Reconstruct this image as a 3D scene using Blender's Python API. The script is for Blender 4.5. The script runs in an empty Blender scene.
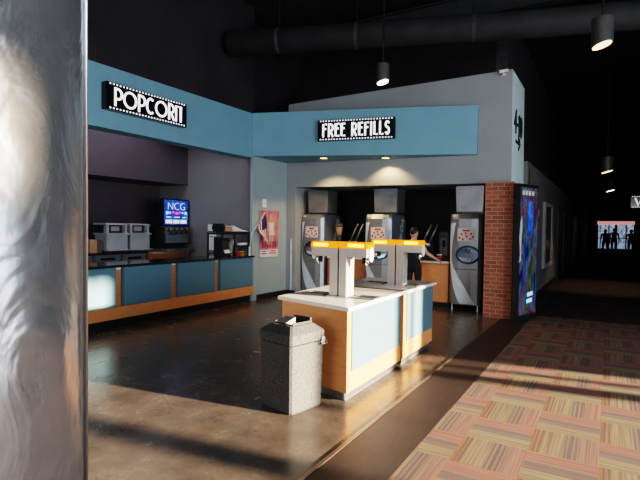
import bpy, bmesh, math, random
from mathutils import Vector, Matrix
random.seed(4)
PI = math.pi
COL = bpy.context.scene.collection
SC = bpy.context.scene

# ------------------------------------------------------------------ materials
MATS = {}
def nt(name):
    m = bpy.data.materials.new(name); m.use_nodes = True
    n = m.node_tree.nodes; b = n['Principled BSDF']
    return m, n, m.node_tree.links, b

def mat(name, col, rough=.5, metal=0., var=.12, scale=8., bump=0., bscale=60., emis=None, estr=0., spec=.5, coat=0., stretch=(1, 1, 1)):
    if name in MATS: return MATS[name]
    m, n, l, b = nt(name)
    tc = n.new('ShaderNodeTexCoord'); mp = n.new('ShaderNodeMapping'); mp.inputs['Scale'].default_value = stretch
    l.new(tc.outputs['Object'], mp.inputs[0])
    no = n.new('ShaderNodeTexNoise'); no.inputs['Scale'].default_value = scale; no.inputs['Detail'].default_value = 4
    l.new(mp.outputs[0], no.inputs['Vector'])
    r = n.new('ShaderNodeValToRGB')
    r.color_ramp.elements[0].position = .3; r.color_ramp.elements[1].position = .7
    r.color_ramp.elements[0].color = (*[c * (1 - var) for c in col], 1)
    r.color_ramp.elements[1].color = (*[min(1, c * (1 + var)) for c in col], 1)
    l.new(no.outputs[0], r.inputs[0]); l.new(r.outputs[0], b.inputs['Base Color'])
    b.inputs['Roughness'].default_value = rough; b.inputs['Metallic'].default_value = metal
    b.inputs['Specular IOR Level'].default_value = spec; b.inputs['Coat Weight'].default_value = coat
    if bump:
        n2 = n.new('ShaderNodeTexNoise'); n2.inputs['Scale'].default_value = bscale; n2.inputs['Detail'].default_value = 3
        l.new(mp.outputs[0], n2.inputs['Vector'])
        bp = n.new('ShaderNodeBump'); bp.inputs['Strength'].default_value = bump; bp.inputs['Distance'].default_value = .02
        l.new(n2.outputs[0], bp.inputs['Height']); l.new(bp.outputs[0], b.inputs['Normal'])
    if emis:
        b.inputs['Emission Color'].default_value = (*emis, 1); b.inputs['Emission Strength'].default_value = estr
    MATS[name] = m; return m

def mth(n, l, op, a, b=None, c=None):
    k = n.new('ShaderNodeMath'); k.operation = op
    for i, v in enumerate((a, b, c)):
        if v is None: continue
        if isinstance(v, (int, float)): k.inputs[i].default_value = v
        else: l.new(v, k.inputs[i])
    return k.outputs[0]
def mixc(n, l, f, a, b):
    k = n.new('ShaderNodeMix'); k.data_type = 'RGBA'
    for s, v in ((0, f), (6, a), (7, b)):
        if isinstance(v, (int, float)): k.inputs[s].default_value = v
        elif isinstance(v, tuple): k.inputs[s].default_value = (*v, 1)
        else: l.new(v, k.inputs[s])
    return k.outputs[2]
def ramp(n, l, src, stops, const=False):
    r = n.new('ShaderNodeValToRGB'); e = r.color_ramp.elements
    if const: r.color_ramp.interpolation = 'CONSTANT'
    while len(e) < len(stops): e.new(.5)
    for k, (p, c) in zip(e, stops): k.position = p; k.color = (*c, 1)
    l.new(src, r.inputs[0]); return r.outputs[0]

def carpet_mat():
    m, n, l, b = nt('carpet_tiles')
    tc = n.new('ShaderNodeTexCoord'); sp = n.new('ShaderNodeSeparateXYZ'); l.new(tc.outputs['Object'], sp.inputs[0])
    T = .46
    u = mth(n, l, 'DIVIDE', mth(n, l, 'ADD', sp.outputs[0], .94 + T * 20), T)
    v = mth(n, l, 'DIVIDE', mth(n, l, 'ADD', sp.outputs[1], -5.69 + T * 40), T)
    iu = mth(n, l, 'FLOOR', u); iv = mth(n, l, 'FLOOR', v)
    fu = mth(n, l, 'FRACT', u); fv = mth(n, l, 'FRACT', v)
    par = mth(n, l, 'MODULO', mth(n, l, 'ADD', iu, iv), 2.)
    s = mth(n, l, 'ADD', mth(n, l, 'MULTIPLY', fu, par), mth(n, l, 'MULTIPLY', fv, mth(n, l, 'SUBTRACT', 1., par)))
    t = mth(n, l, 'ADD', mth(n, l, 'MULTIPLY', fv, par), mth(n, l, 'MULTIPLY', fu, mth(n, l, 'SUBTRACT', 1., par)))
    A = ramp(n, l, s, [(0, (.33, .18, .09)), (.05, (.19, .115, .075)), (.08, (.34, .22, .13)), (.12, (.2, .125, .08)), (.15, (.39, .29, .18)), (.27, (.27, .21, .13)), (.3, (.4, .31, .2)),
                       (.42, (.36, .32, .20)), (.50, (.17, .145, .13)), (.53, (.27, .24, .2)), (.57, (.15, .13, .125)), (.61, (.28, .24, .2)),
                       (.65, (.17, .145, .14)), (.69, (.36, .24, .19)), (.80, (.42, .22, .185)), (.96, (.46, .26, .16))], True)
    B = ramp(n, l, s, [(0, (.36, .31, .18)), (.22, (.40, .34, .22)), (.36, (.24, .2, .18)), (.50, (.19, .165, .16)), (.62, (.38, .24, .2)), (.7, (.47, .21, .18)), (.95, (.5, .26, .15))], True)
    c = mixc(n, l, par, B, A)
    cv = n.new('ShaderNodeCombineXYZ'); l.new(mth(n, l, 'MULTIPLY', s, 50.), cv.inputs[0]); l.new(mth(n, l, 'MULTIPLY', t, .6), cv.inputs[1]); l.new(mth(n, l, 'ADD', iu, mth(n, l, 'MULTIPLY', iv, 7.3)), cv.inputs[2])
    no = n.new('ShaderNodeTexNoise'); no.inputs['Scale'].default_value = 1.; l.new(cv.outputs[0], no.inputs['Vector'])
    c = mixc(n, l, mth(n, l, 'MULTIPLY', ramp(n, l, no.outputs[0], [(.35, (1, 1, 1)), (.6, (0, 0, 0))]), .62), c, (.1, .07, .055))
    c = mixc(n, l, .66, c, (.055, .031, .033))
    b.inputs['Roughness'].default_value = .95; b.inputs['Specular IOR Level'].default_value = .1
    l.new(c, b.inputs['Base Color'])
    n2 = n.new('ShaderNodeTexNoise'); n2.inputs['Scale'].default_value = 220; l.new(tc.outputs['Object'], n2.inputs['Vector'])
    bp = n.new('ShaderNodeBump'); bp.inputs['Strength'].default_value = .5; bp.inputs['Distance'].default_value = .008
    l.new(n2.outputs[0], bp.inputs['Height']); l.new(bp.outputs[0], b.inputs['Normal'])
    return m

def concrete_mat():
    m, n, l, b = nt('stained_concrete')
    tc = n.new('ShaderNodeTexCoord')
    no = n.new('ShaderNodeTexNoise'); no.inputs['Scale'].default_value = 3.2; no.inputs['Detail'].default_value = 9; no.inputs['Roughness'].default_value = .65
    l.new(tc.outputs['Object'], no.inputs['Vector'])
    c = ramp(n, l, no.outputs[0], [(.25, (.046, .035, .0285)), (.5, (.085, .065, .052)), (.62, (.109, .084, .067)), (.8, (.145, .113, .09))])
    vo = n.new('ShaderNodeTexVoronoi'); vo.feature = 'DISTANCE_TO_EDGE'; vo.inputs['Scale'].default_value = 2.3
    wn = n.new('ShaderNodeTexNoise'); wn.inputs['Scale'].default_value = 4.; l.new(tc.outputs['Object'], wn.inputs['Vector'])
    l.new(mixc(n, l, .35, tc.outputs['Object'], wn.outputs[1]), vo.inputs['Vector'])
    cr = ramp(n, l, vo.outputs[0], [(0, (1, 1, 1)), (.012, (0, 0, 0))])
    c = mixc(n, l, mth(n, l, 'MULTIPLY', cr, .22), c, (.14, .115, .09))
    l.new(c, b.inputs['Base Color'])
    rr = ramp(n, l, no.outputs[0], [(.3, (.22, .22, .22)), (.75, (.3, .3, .3))]); l.new(rr, b.inputs['Roughness'])
    b.inputs['Specular IOR Level'].default_value = .45
    bp = n.new('ShaderNodeBump'); bp.inputs['Strength'].default_value = .1; bp.inputs['Distance'].default_value = .01
    n2 = n.new('ShaderNodeTexNoise'); n2.inputs['Scale'].default_value = 26; n2.inputs['Detail'].default_value = 6; l.new(tc.outputs['Object'], n2.inputs['Vector'])
    l.new(n2.outputs[0], bp.inputs['Height']); l.new(bp.outputs[0], b.inputs['Normal'])
    return m

def brick_mat():
    m, n, l, b = nt('red_brick')
    tc = n.new('ShaderNodeTexCoord'); sp = n.new('ShaderNodeSeparateXYZ'); l.new(tc.outputs['Object'], sp.inputs[0])
    cv = n.new('ShaderNodeCombineXYZ'); l.new(mth(n, l, 'ADD', sp.outputs[0], sp.outputs[1]), cv.inputs[0]); l.new(sp.outputs[2], cv.inputs[1])
    br = n.new('ShaderNodeTexBrick'); l.new(cv.outputs[0], br.inputs['Vector'])
    br.inputs['Scale'].default_value = 1.; br.inputs['Brick Width'].default_value = .21; br.inputs['Row Height'].default_value = .0762
    br.inputs['Mortar Size'].default_value = .006; br.inputs['Color1'].default_value = (.34, .105, .05, 1); br.inputs['Color2'].default_value = (.22, .065, .032, 1)
    br.inputs['Mortar'].default_value = (.36, .25, .2, 1); br.inputs['Bias'].default_value = -.1
    l.new(br.outputs[0], b.inputs['Base Color']); b.inputs['Roughness'].default_value = .85
    bp = n.new('ShaderNodeBump'); bp.inputs['Strength'].default_value = .6; bp.inputs['Distance'].default_value = .01; bp.invert = True
    l.new(br.outputs[1], bp.inputs['Height']); l.new(bp.outputs[0], b.inputs['Normal'])
    return m

def column_mat():
    m, n, l, b = nt('grey_vinyl_column')
    tc = n.new('ShaderNodeTexCoord'); mp = n.new('ShaderNodeMapping'); mp.inputs['Scale'].default_value = (4, 4, 3.0); l.new(tc.outputs['Object'], mp.inputs[0])
    no = n.new('ShaderNodeTexNoise'); no.inputs['Scale'].default_value = 1.4; no.inputs['Detail'].default_value = 3; no.inputs['Distortion'].default_value = 1.2; l.new(mp.outputs[0], no.inputs['Vector'])
    n2 = n.new('ShaderNodeTexNoise'); n2.inputs['Scale'].default_value = 9; n2.inputs['Detail'].default_value = 2; l.new(mp.outputs[0], n2.inputs['Vector'])
    h = mth(n, l, 'ADD', no.outputs[0], mth(n, l, 'MULTIPLY', n2.outputs[0], .06))
    bp = n.new('ShaderNodeBump'); bp.inputs['Strength'].default_value = .22; bp.inputs['Distance'].default_value = .05
    l.new(h, bp.inputs['Height']); l.new(bp.outputs[0], b.inputs['Normal'])
    l.new(ramp(n, l, n2.outputs[0], [(.3, (.22, .217, .217)), (.7, (.26, .255, .255))]), b.inputs['Base Color'])
    b.inputs['Metallic'].default_value = .72; b.inputs['Roughness'].default_value = .26
    return m

def poster_mat(name, kind):
    m, n, l, b = nt(name)
    tc = n.new('ShaderNodeTexCoord'); mp = n.new('ShaderNodeMapping'); l.new(tc.outputs['Object'], mp.inputs[0])
    no = n.new('ShaderNodeTexNoise')
    if kind == 'neon':
        mp.inputs['Scale'].default_value = (9, 9, 1.6)
        no.inputs['Scale'].default_value = 1.0; no.inputs['Detail'].default_value = 4; no.inputs['Distortion'].default_value = 1.5
        st = [(.26, (.0, .003, .014)), (.36, (0.0048, 0.018, 0.12)), (.43, (0.009, 0.102, 0.198)), (.47, (0.132, 0.18, 0.198)), (.52, (0.168, 0.009, 0.084)), (.57, (.012, .008, .04)), (.64, (0.03, 0.12, 0.024)), (.71, (0.192, 0.15, 0.018)), (.8, (.005, .01, .07))]
    elif kind == 'glass':
        mp.inputs['Scale'].default_value = (5, 1, 2.5); no.inputs['Scale'].default_value = 1.2; no.inputs['Detail'].default_value = 3
        st = [(.3, (.05, .07, .12)), (.45, (.22, .3, .42)), (.6, (.4, .5, .62)), (.8, (.1, .14, .22))]
    elif kind == 'blue':
        mp.inputs['Scale'].default_value = (3, 3, 4); no.inputs['Scale'].default_value = 1.5
        st = [(.3, (.01, .03, .22)), (.55, (.02, .10, .55)), (.75, (.1, .25, .8))]
    else:
        mp.inputs['Scale'].default_value = (3, 3, 2); no.inputs['Scale'].default_value = 1.6; no.inputs['Detail'].default_value = 3
        st = [(.3, (.16, .1, .3)), (.45, (.42, .13, .2)), (.6, (.6, .2, .18)), (.8, (.55, .35, .35))]
    l.new(mp.outputs[0], no.inputs['Vector'])
    c = ramp(n, l, no.outputs[0], st); l.new(c, b.inputs['Base Color']); b.inputs['Roughness'].default_value = .3
    es = {'neon': .1, 'glass': .45, 'blue': .28}.get(kind, 0)
    if es: l.new(c, b.inputs['Emission Color']); b.inputs['Emission Strength'].default_value = es
    return m

M = dict(
    carpet=carpet_mat(), concrete=concrete_mat(), brick=brick_mat(), column=column_mat(),
    neon=poster_mat('neon_poster', 'neon'), glow=poster_mat('daylit_glass', 'glass'), screen=poster_mat('blue_screen', 'blue'), pink=poster_mat('pink_poster', 'pink'),
    walk=mat('dark_wood_vinyl', (.026, .0165, .014), .5, var=.3, scale=5, stretch=(9, .8, 1), spec=.35),
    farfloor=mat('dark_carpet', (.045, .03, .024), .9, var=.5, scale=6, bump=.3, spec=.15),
    strip=mat('metal_transition', (.16, .12, .09), .3, .7),
    blue=mat('blue_fascia_paint', (.165, .32, .395), .6, var=.04, scale=3, spec=.3),
    grey=mat('grey_wall_paint', (.275, .285, .285), .75, var=.04, scale=2, spec=.25),
    pale=mat('pale_blue_wall_paint', (.3, .36, .375), .7, var=.04, scale=2, spec=.25),
    litend=mat('window_lit_end_grey', (.6, .7, .7), .7, var=.04, scale=2, spec=.25),  # grey wall lightened to paint window light on the bulkhead end
    midgrey=mat('mid_grey_wall_paint', (.17, .165, .165), .7, var=.05, scale=2, spec=.3),
    plum=mat('plum_grey_paint', (.066, .053, .062), .5, var=.08, scale=2, spec=.4),
    black=mat('black_wall_paint', (.026, .023, .026), .75, var=.3, scale=1.2, spec=.25),
    pilaster=mat('charcoal_wall_paint', (.05, .046, .05), .7, var=.2, spec=.25),
    corr=mat('corridor_block_paint', (.15, .145, .14), .8, var=.1, scale=3, bump=.1, bscale=15, spec=.2),
    duct=mat('dark_duct_metal', (.022, .021, .022), .8, .0, var=.3, scale=3),
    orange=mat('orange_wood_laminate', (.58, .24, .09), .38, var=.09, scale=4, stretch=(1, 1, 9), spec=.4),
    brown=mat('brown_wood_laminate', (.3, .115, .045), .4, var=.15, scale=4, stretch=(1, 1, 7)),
    door=mat('brown_door_wood', (.09, .04, .022), .45, var=.25, scale=4, stretch=(6, 6, .8)),
    teal=mat('blue_grey_laminate', (.085, .145, .175), .4, var=.08, scale=30, spec=.4),
    teald=mat('dusk_blue_laminate', (.095, .19, .25), .4, var=.08, scale=30, spec=.4),
    top=mat('pale_solid_surface', (.62, .58, .54), .22, var=.05, scale=30, spec=.5),
    blacktop=mat('black_stone_top', (.02, .02, .022), .12, var=.4, scale=60),
    blk=mat('black_plastic', (.014, .014, .015), .4, var=.3),
    gloss=mat('black_gloss', (.008, .008, .01), .12),
    toe=mat('black_toe_kick', (.014, .012, .012), .5),
    steel=mat('stainless_steel', (.55, .55, .56), .28, .95, var=.08, scale=6, stretch=(20, 20, 1)),
    steeld=mat('brushed_dull_steel', (.25, .25, .255), .42, .8, var=.2, scale=3, bump=.15, bscale=4),
    chrome=mat('chrome', (.75, .76, .78), .1, 1., var=.02),
    bgrey=mat('warm_grey_enamel', (.42, .385, .35), .4, .25, var=.05),
    mach=mat('grey_metallic_enamel', (.22, .225, .23), .35, .5, var=.06, scale=3),
    machd=mat('slate_side_panel', (.15, .17, .19), .38, .3, var=.08, scale=3),
    swoosh=mat('pale_silver_trim', (.62, .7, .76), .3, .2, var=.03),
    amber=mat('lit_amber', (.6, .17, .01), .4, emis=(1, .22, .0), estr=.8, var=.2, scale=40),
    ambercore=mat('lit_amber_core', (.8, .4, .05), .4, emis=(1, .6, .05), estr=3.2),
    white=mat('white_plastic', (.72, .71, .69), .4, var=.04),
    paper=mat('white_paper', (.6, .6, .58), .8, var=.06, scale=20),
    card=mat('brown_cardboard', (.36, .22, .12), .85, var=.1, scale=12),
    cardd=mat('dark_cardboard', (.1, .065, .05), .85, var=.15, scale=12),
    letter=mat('lit_white_letters', (.9, .9, .9), .5, emis=(1, .98, 1), estr=.85, var=.01),
    dots=mat('sign_bulb_white', (.85, .85, .85), .5, emis=(1, 1, 1), estr=.5, var=.01),
    wlet=mat('lit_cream_letters', (.8, .8, .68), .5, emis=(.9, .95, .75), estr=.55, var=.01),
    bin=mat('speckled_grey_bin', (.05, .048, .048), .8, .1, var=.7, scale=95, bump=.35, bscale=110),
    red=mat('red_print', (.5, .04, .05), .6), dred=mat('dark_red_print', (.22, .02, .04), .6), maroon=mat('maroon_cup', (.25, .03, .06), .4),
    navy=mat('navy_cloth', (.02, .03, .1), .8), fwhite=mat('white_cloth', (.65, .63, .62), .8), fred=mat('red_cloth', (.5, .05, .07), .8),
    skin=mat('skin', (.52, .27, .18), .55, var=.06), skin2=mat('tan_skin_print', (.6, .32, .2), .5), blond=mat('blond_print', (.55, .33, .12), .6),
    hair=mat('dark_hair', (.015, .011, .01), .6), bcloth=mat('black_cloth', (.012, .012, .014), .85), dcloth=mat('dark_navy_cloth', (.012, .014, .02), .9), shoe=mat('black_shoe', (.01, .01, .01), .5),
    yellow=mat('yellow_packet', (.6, .36, .04), .5), green=mat('green_packet', (.05, .25, .08), .5), cyan=mat('cyan_key', (.2, .4, .8), .4, emis=(.3, .6, 1), estr=.9),
    magenta=mat('magenta_glow', (.6, .05, .5), .4, emis=(.9, .1, .6), estr=.8), swhite=mat('screen_white', (.6, .65, .8), .4, emis=(.8, .9, 1), estr=.6),
    lamp=mat('warm_lamp_face', (1, .8, .5), .4, emis=(1, .6, .24), estr=2.6, var=.01), lampw=mat('white_lamp_face', (1, .9, .8), .4, emis=(1, .82, .66), estr=4., var=.01),
    card2=mat('pinkish_sticker', (.62, .5, .46), .6, var=.06, scale=30),
    ring=mat('navy_gloss', (.02, .05, .13), .12, .3),
    bay=mat('blue_chrome', (.2, .23, .3), .15, .9, var=.5, scale=6),
    wsteel=mat('light_steel', (.42, .42, .43), .35, .35, var=.08, scale=5),
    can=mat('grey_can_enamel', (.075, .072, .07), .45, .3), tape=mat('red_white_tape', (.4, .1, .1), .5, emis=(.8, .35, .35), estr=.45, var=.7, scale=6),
)

# ------------------------------------------------------------------ mesh helpers
def BM(): return bmesh.new()
def obj(name, bm, m, parent=None, smooth=False, bevel=0., loc=None):
    bmesh.ops.recalc_face_normals(bm, faces=bm.faces[:])
    me = bpy.data.meshes.new(name)
    if bevel:
        es = [e for e in bm.edges if len(e.link_faces) == 2 and e.calc_face_angle(0) > .6]
        bmesh.ops.bevel(bm, geom=es, offset=bevel, segments=2, affect='EDGES', clamp_overlap=True)
    bm.to_mesh(me); bm.free()
    for k in (m if isinstance(m, (list, tuple)) else [m]): me.materials.append(M[k] if isinstance(k, str) else k)
    if smooth:
        for p in me.polygons: p.use_smooth = True
    o = bpy.data.objects.new(name, me); COL.objects.link(o)
    if parent: o.parent = parent
    if loc: o.location = loc
    return o
def tag(o, label, cat, group=None):
    o['label'] = label; o['category'] = cat
    if group: o['group'] = group
    return o
def thing(name, label, cat, loc=(0, 0, 0), rz=0., group=None):
    o = bpy.data.objects.new(name, None); COL.objects.link(o); o.empty_display_size = .1
    o.location = loc; o.rotation_euler = (0, 0, rz); return tag(o, label, cat, group)
def struct(name, bm, m, **k):
    o = obj(name, bm, m, **k); o['kind'] = 'structure'; return o
def box(bm, x0, x1, y0, y1, z0, z1, mi=0):
    v = [bm.verts.new((x, y, z)) for z in (z0, z1) for y in (y0, y1) for x in (x0, x1)]
    for f in ((0, 2, 3, 1), (4, 5, 7, 6), (0, 1, 5, 4), (2, 6, 7, 3), (0, 4, 6, 2), (1, 3, 7, 5)):
        bm.faces.new([v[i] for i in f]).material_index = mi
    return bm
def BX(*a): return box(BM(), *a)
def hull8(bm, lo, hi, mi=0):          # lo / hi: matching rings of points
    a = [bm.verts.new(p) for p in lo]; b = [bm.verts.new(p) for p in hi]; n = len(a)
    fs = [bm.faces.new(a[::-1]), bm.faces.new(b)]
    for i in range(n): fs.append(bm.faces.new((a[i], a[(i + 1) % n], b[(i + 1) % n], b[i])))
    for f in fs: f.material_index = mi
    return bm
def prism(bm, poly, z0, z1, mi=0):    # plan polygon, up
    return hull8(bm, [(x, y, z0) for x, y in poly], [(x, y, z1) for x, y in poly], mi)
def plate(bm, poly, y0, y1, mi=0):    # polygon in xz, thick along y
    return hull8(bm, [(x, y0, z) for x, z in poly], [(x, y1, z) for x, z in poly], mi)
def rings(bm, rs, cap=True, mi=0):
    R = [[bm.verts.new(p) for p in r] for r in rs]; n = len(R[0])
    for a, b in zip(R, R[1:]):
        for i in range(n): bm.faces.new((a[i], a[(i + 1) % n], b[(i + 1) % n], b[i])).material_index = mi
    if cap: bm.faces.new(R[0][::-1]).material_index = mi; bm.faces.new(R[-1]).material_index = mi
    return bm
def lathe(bm, prof, n=20, c=(0, 0, 0), mi=0):
    return rings(bm, [[(c[0] + r * math.cos(2 * PI * i / n), c[1] + r * math.sin(2 * PI * i / n), c[2] + z) for i in range(n)] for r, z in prof], True, mi)
def tube(bm, pts, r, n=8, mi=0):
    pts = [Vector(p) for p in pts]; out = []
    rr = r if isinstance(r, (list, tuple)) else [r] * len(pts)
    for i, p in enumerate(pts):
        d = (pts[min(i + 1, len(pts) - 1)] - pts[max(i - 1, 0)]).normalized()
        a = d.cross(Vector((0, 0, 1)) if abs(d.z) < .9 else Vector((1, 0, 0))).normalized(); b = d.cross(a)
        out.append([p + (a * math.cos(2 * PI * k / n) + b * math.sin(2 * PI * k / n)) * rr[i] for k in range(n)])
    return rings(bm, out, True, mi)
def ell(cx, cz, rx, rz, n=28, a0=0, a1=2 * PI):
    return [(cx + rx * math.cos(a0 + (a1 - a0) * i / n), cz + rz * math.sin(a0 + (a1 - a0) * i / n)) for i in range(n)]
def rrect(x0, x1, z0, z1, r, n=5):
    o = []
    for cx, cz, a in ((x1 - r, z1 - r, 0), (x0 + r, z1 - r, PI / 2), (x0 + r, z0 + r, PI), (x1 - r, z0 + r, 1.5 * PI)):
        o += [(cx + r * math.cos(a + PI / 2 * i / n), cz + r * math.sin(a + PI / 2 * i / n)) for i in range(n + 1)]
    return o
def ribbon(bm, pts, w, y0, y1, closed=False, mi=0):   # thick stroke in the xz plane
    P = [Vector((x, z)) for x, z in pts]; n = len(P); L, R_ = [], []
    for i in range(n):
        if closed: a, b = P[i - 1], P[(i + 1) % n]
        else: a, b = P[max(0, i - 1)], P[min(n - 1, i + 1)]
        d = (b - a).normalized()
        if 0 < i < n - 1 or closed:
            d1 = (P[i] - P[i - 1]).normalized(); nn = Vector((-d.y, d.x)); n1 = Vector((-d1.y, d1.x)); k = min(1.6, 1 / max(.3, nn.dot(n1)))
        else: k = 1
        nn = Vector((-d.y, d.x)) * w * .5 * k
        L.append(P[i] + nn); R_.append(P[i] - nn)
    vs = [[bm.verts.new((p.x, y, p.y)) for p in Q] for Q in (L, R_) for y in (y0, y1)]
    l0, l1, r0, r1 = vs
    for i in range(n if closed else n - 1):
        j = (i + 1) % n
        for q in ((l0[i], l0[j], r0[j], r0[i]), (l1[i], r1[i], r1[j], l1[j]), (l0[i], l1[i], l1[j], l0[j]), (r0[i], r0[j], r1[j], r1[i])):
            bm.faces.new(q).material_index = mi
    if not closed:
        bm.faces.new((l0[0], r0[0], r1[0], l1[0])); bm.faces.new((l0[-1], l1[-1], r1[-1], r0[-1]))
    return bm
def textmesh(s, size, shear=0., thin=0.):
    c = bpy.data.curves.new('t', 'FONT'); c.body = s; c.size = size; c.shear = shear; c.extrude = .002; c.offset = -thin; c.align_x = 'CENTER'; c.align_y = 'CENTER'
    o = bpy.data.objects.new('t', c); COL.objects.link(o)
    bpy.context.view_layer.update()
    me = bpy.data.meshes.new_from_object(o.evaluated_get(bpy.context.evaluated_depsgraph_get()))
    bpy.data.objects.remove(o); bm = BM(); bm.from_mesh(me); bpy.data.meshes.remove(me)
    return bm
def dup(root, loc, rz, label, group=None):
    r = root.copy(); COL.objects.link(r); r.location = loc; r.rotation_euler = (0, 0, rz); r['label'] = label
    if group: r['group'] = group
    for ch in list(root.children):
        c = ch.copy(); COL.objects.link(c); c.parent = r
        for g in ch.children:
            d = g.copy(); COL.objects.link(d); d.parent = c
    return r

# ------------------------------------------------------------------ theatre lettering (tall deco capitals)
def arc(cx, cz, rx, rz, a0, a1, n=14): return [(cx + rx * math.cos(math.radians(a0 + (a1 - a0) * i / n)), cz + rz * math.sin(math.radians(a0 + (a1 - a0) * i / n))) for i in range(n + 1)]
def glyph(ch, w):
    t = .08
    if ch == 'P': return [[(t, 0), (t, 1)], [(t, .93)] + arc(w * .45, .66, w * .5, .27, 90, -90) + [(w * .28, .39)]]
    if ch == 'O': return [('c', ell(w / 2, .5, w / 2 - t, .5 - t, 30))]
    if ch == 'C': return [arc(w * .56, .5, w * .56 - t, .5 - t, 52, 308, 20)]
    if ch == 'R': return [[(t, 0), (t, 1)], [(t, .93)] + arc(w * .4, .68, w * .48, .25, 90, -90) + [(w * .28, .43)], [(w * .42, .43), (w - .04, 0)]]
    if ch == 'N': return [[(t, 0), (t, .93), (w - t, .93), (w - t, 0)]]
    if ch == 'F': return [[(t, 0), (t, .93), (w, .93)], [(t, .6), (w * .85, .6)]]
    if ch == 'E': return [[(w, .93), (t, .93), (t, .07), (w, .07)], [(t, .6), (w * .85, .6)]]
    if ch == 'I': return [[(t, 0), (t, 1)]]
    if ch == 'L': return [[(t, 1), (t, .07), (w, .07)]]
    if ch == 'S': return [arc(w * .5, .74, w * .5 - t, .2, 20, 270, 12) + arc(w * .5, .30, w * .5 - t, .24, 90, -160, 12)]
    if ch == 'W': return [[(.02, 1), (w * .28, .05), (w * .5, .85), (w * .72, .05), (w - .02, 1)]]
    if ch == '4': return [[(w * .72, 0), (w * .72, 1), (.02, .35), (w, .35)]]
    if ch == '-': return [[(0, .45), (w, .45)]]
    if ch == '1': return [[(0, .78), (t * 1.6, .96), (t * 1.6, 0)]]
    if ch == '0': return [('c', ell(w / 2, .5, w / 2 - t, .5 - t, 24))]
def word(bm, s, ws, x0, z0, h, total, y0, y1, sw=.16, gap=.1, xs=1.):
    W = sum(.3 if c == ' ' else ws[c] for c in s) + gap * (len(s) - 1); k = total / W; x = 0
    for c in s:
        if c == ' ': x += .3 + gap; continue
        for st in glyph(c, ws[c]):
            cl = isinstance(st, tuple); pts = st[1] if cl else st
            ribbon(bm, [(x0 + (x + px) * k, z0 + pz * h) for px, pz in pts], sw * h, y0, y1, cl)
        x += ws[c] + gap
    return bm
def words(s, ws, x0, z0, h, total, y0, y1, sw, m, parent, gap=.1, nm='letter'):
    W = sum(.3 if c == ' ' else ws[c] for c in s) + gap * (len(s) - 1); k = total / W; x = 0
    for c in s:
        if c == ' ': x += .3 + gap; continue
        bm = BM()
        for j, st in enumerate(glyph(c, ws[c])):
            cl = isinstance(st, tuple); pts = st[1] if cl else st
            ribbon(bm, [(x0 + (x + px) * k, z0 + pz * h) for px, pz in pts], sw * h, y0 - j * .0006, y1, cl)
        obj(nm, bm, m, parent); x += ws[c] + gap
def sign(label, loc, rz, L, Hh, D, s, ws, pad, lh, name, sw=.16, ltr='letter', ndots=26, tl=None, gap=.1):
    # local: x along the face, -y outwards, origin at the lower left corner of the back
    t = thing(name, label, 'sign', loc, rz)
    obj('sign_box', BX(0, L, -D, 0, 0, Hh), 'gloss', t, bevel=.008)
    words(s, ws, pad, (Hh - lh) / 2, lh, tl or L - 2 * pad, -D - .012, -D + .004, sw, ltr, t, gap)
    for z in (Hh * .035, Hh * .91):
        bm = BM(); p = L * .955 / ndots; xs = [L * .022]; n0 = len(xs)
        for i in range(ndots): x = L * .022 + i * p; xs += [x + p * .25, x + p * .75]
        xs.append(L * .977); lo = [bm.verts.new((x, -D - .004, z)) for x in xs]; hi = [bm.verts.new((x, -D - .004, z + Hh * .06)) for x in xs]
        for i in range(len(xs) - 1): bm.faces.new((lo[i], lo[i + 1], hi[i + 1], hi[i])).material_index = 1 - i % 2
        obj('film_strip', bm, ['dots', 'gloss'], t)
    return t

# ================================================================== SETTING
struct('floor', BX(-11, -1.68, -8, 13, -.1, 0), 'concrete')
struct('floor_walkway', BX(-1.68, -1.2, -8, 46, -.1, 0), 'walk')
struct('floor_carpet', BX(-1.2, 7, -8, 10.02, -.1, 0), 'carpet')
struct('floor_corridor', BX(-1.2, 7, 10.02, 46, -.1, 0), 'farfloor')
struct('trim_1', BX(-1.695, -1.665, -8, 9.3, 0, .006), 'strip')
struct('ceiling', BX(-11, 7, -8, 46, 6.4, 6.5), 'black')
# left: snack bar bay
struct('wall_left_fascia', BX(-7.0, -6.7, 1.5, 8.26, 3.14, 4.1), 'blue')
struct('wall_left_upper', BX(-7.0, -6.72, -8, 8.3, 4.1, 6.4), 'black')
struct('wall_left_upper_return', BX(-7.4, -7.2, 8.37, 13, 4.11, 6.4), 'black')
struct('wall_left_soffit', BX(-9.77, -8.79, 1.5, 8.36, 2.63, 4.0), 'plum')
struct('wall_left_bay', BX(-9.97, -9.77, 1.5, 8.36, 0, 4.0), 'plum')
struct('wall_left_bay_end', BX(-9.77, -6.76, 8.36, 9.55, 0, 4.0), 'midgrey')
struct('wall_left_bay_near', BX(-9.97, -6.7, 1.3, 1.5, 0, 4.1), 'midgrey')
struct('wall_left_front', BX(-6.9, -6.7, -8, 1.3, 0, 4.1), 'grey')
struct('ceiling_bay', BX(-9.97, -7.0, 1.5, 8.36, 4.0, 4.1), 'black')
struct('wall_left_pillar', BX(-6.76, -6.7, 8.26, 9.55, 0, 3.18), 'pale')
struct('baseboard_pillar', BX(-6.7, -6.685, 8.42, 9.55, 0, .12), 'blk')
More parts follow.
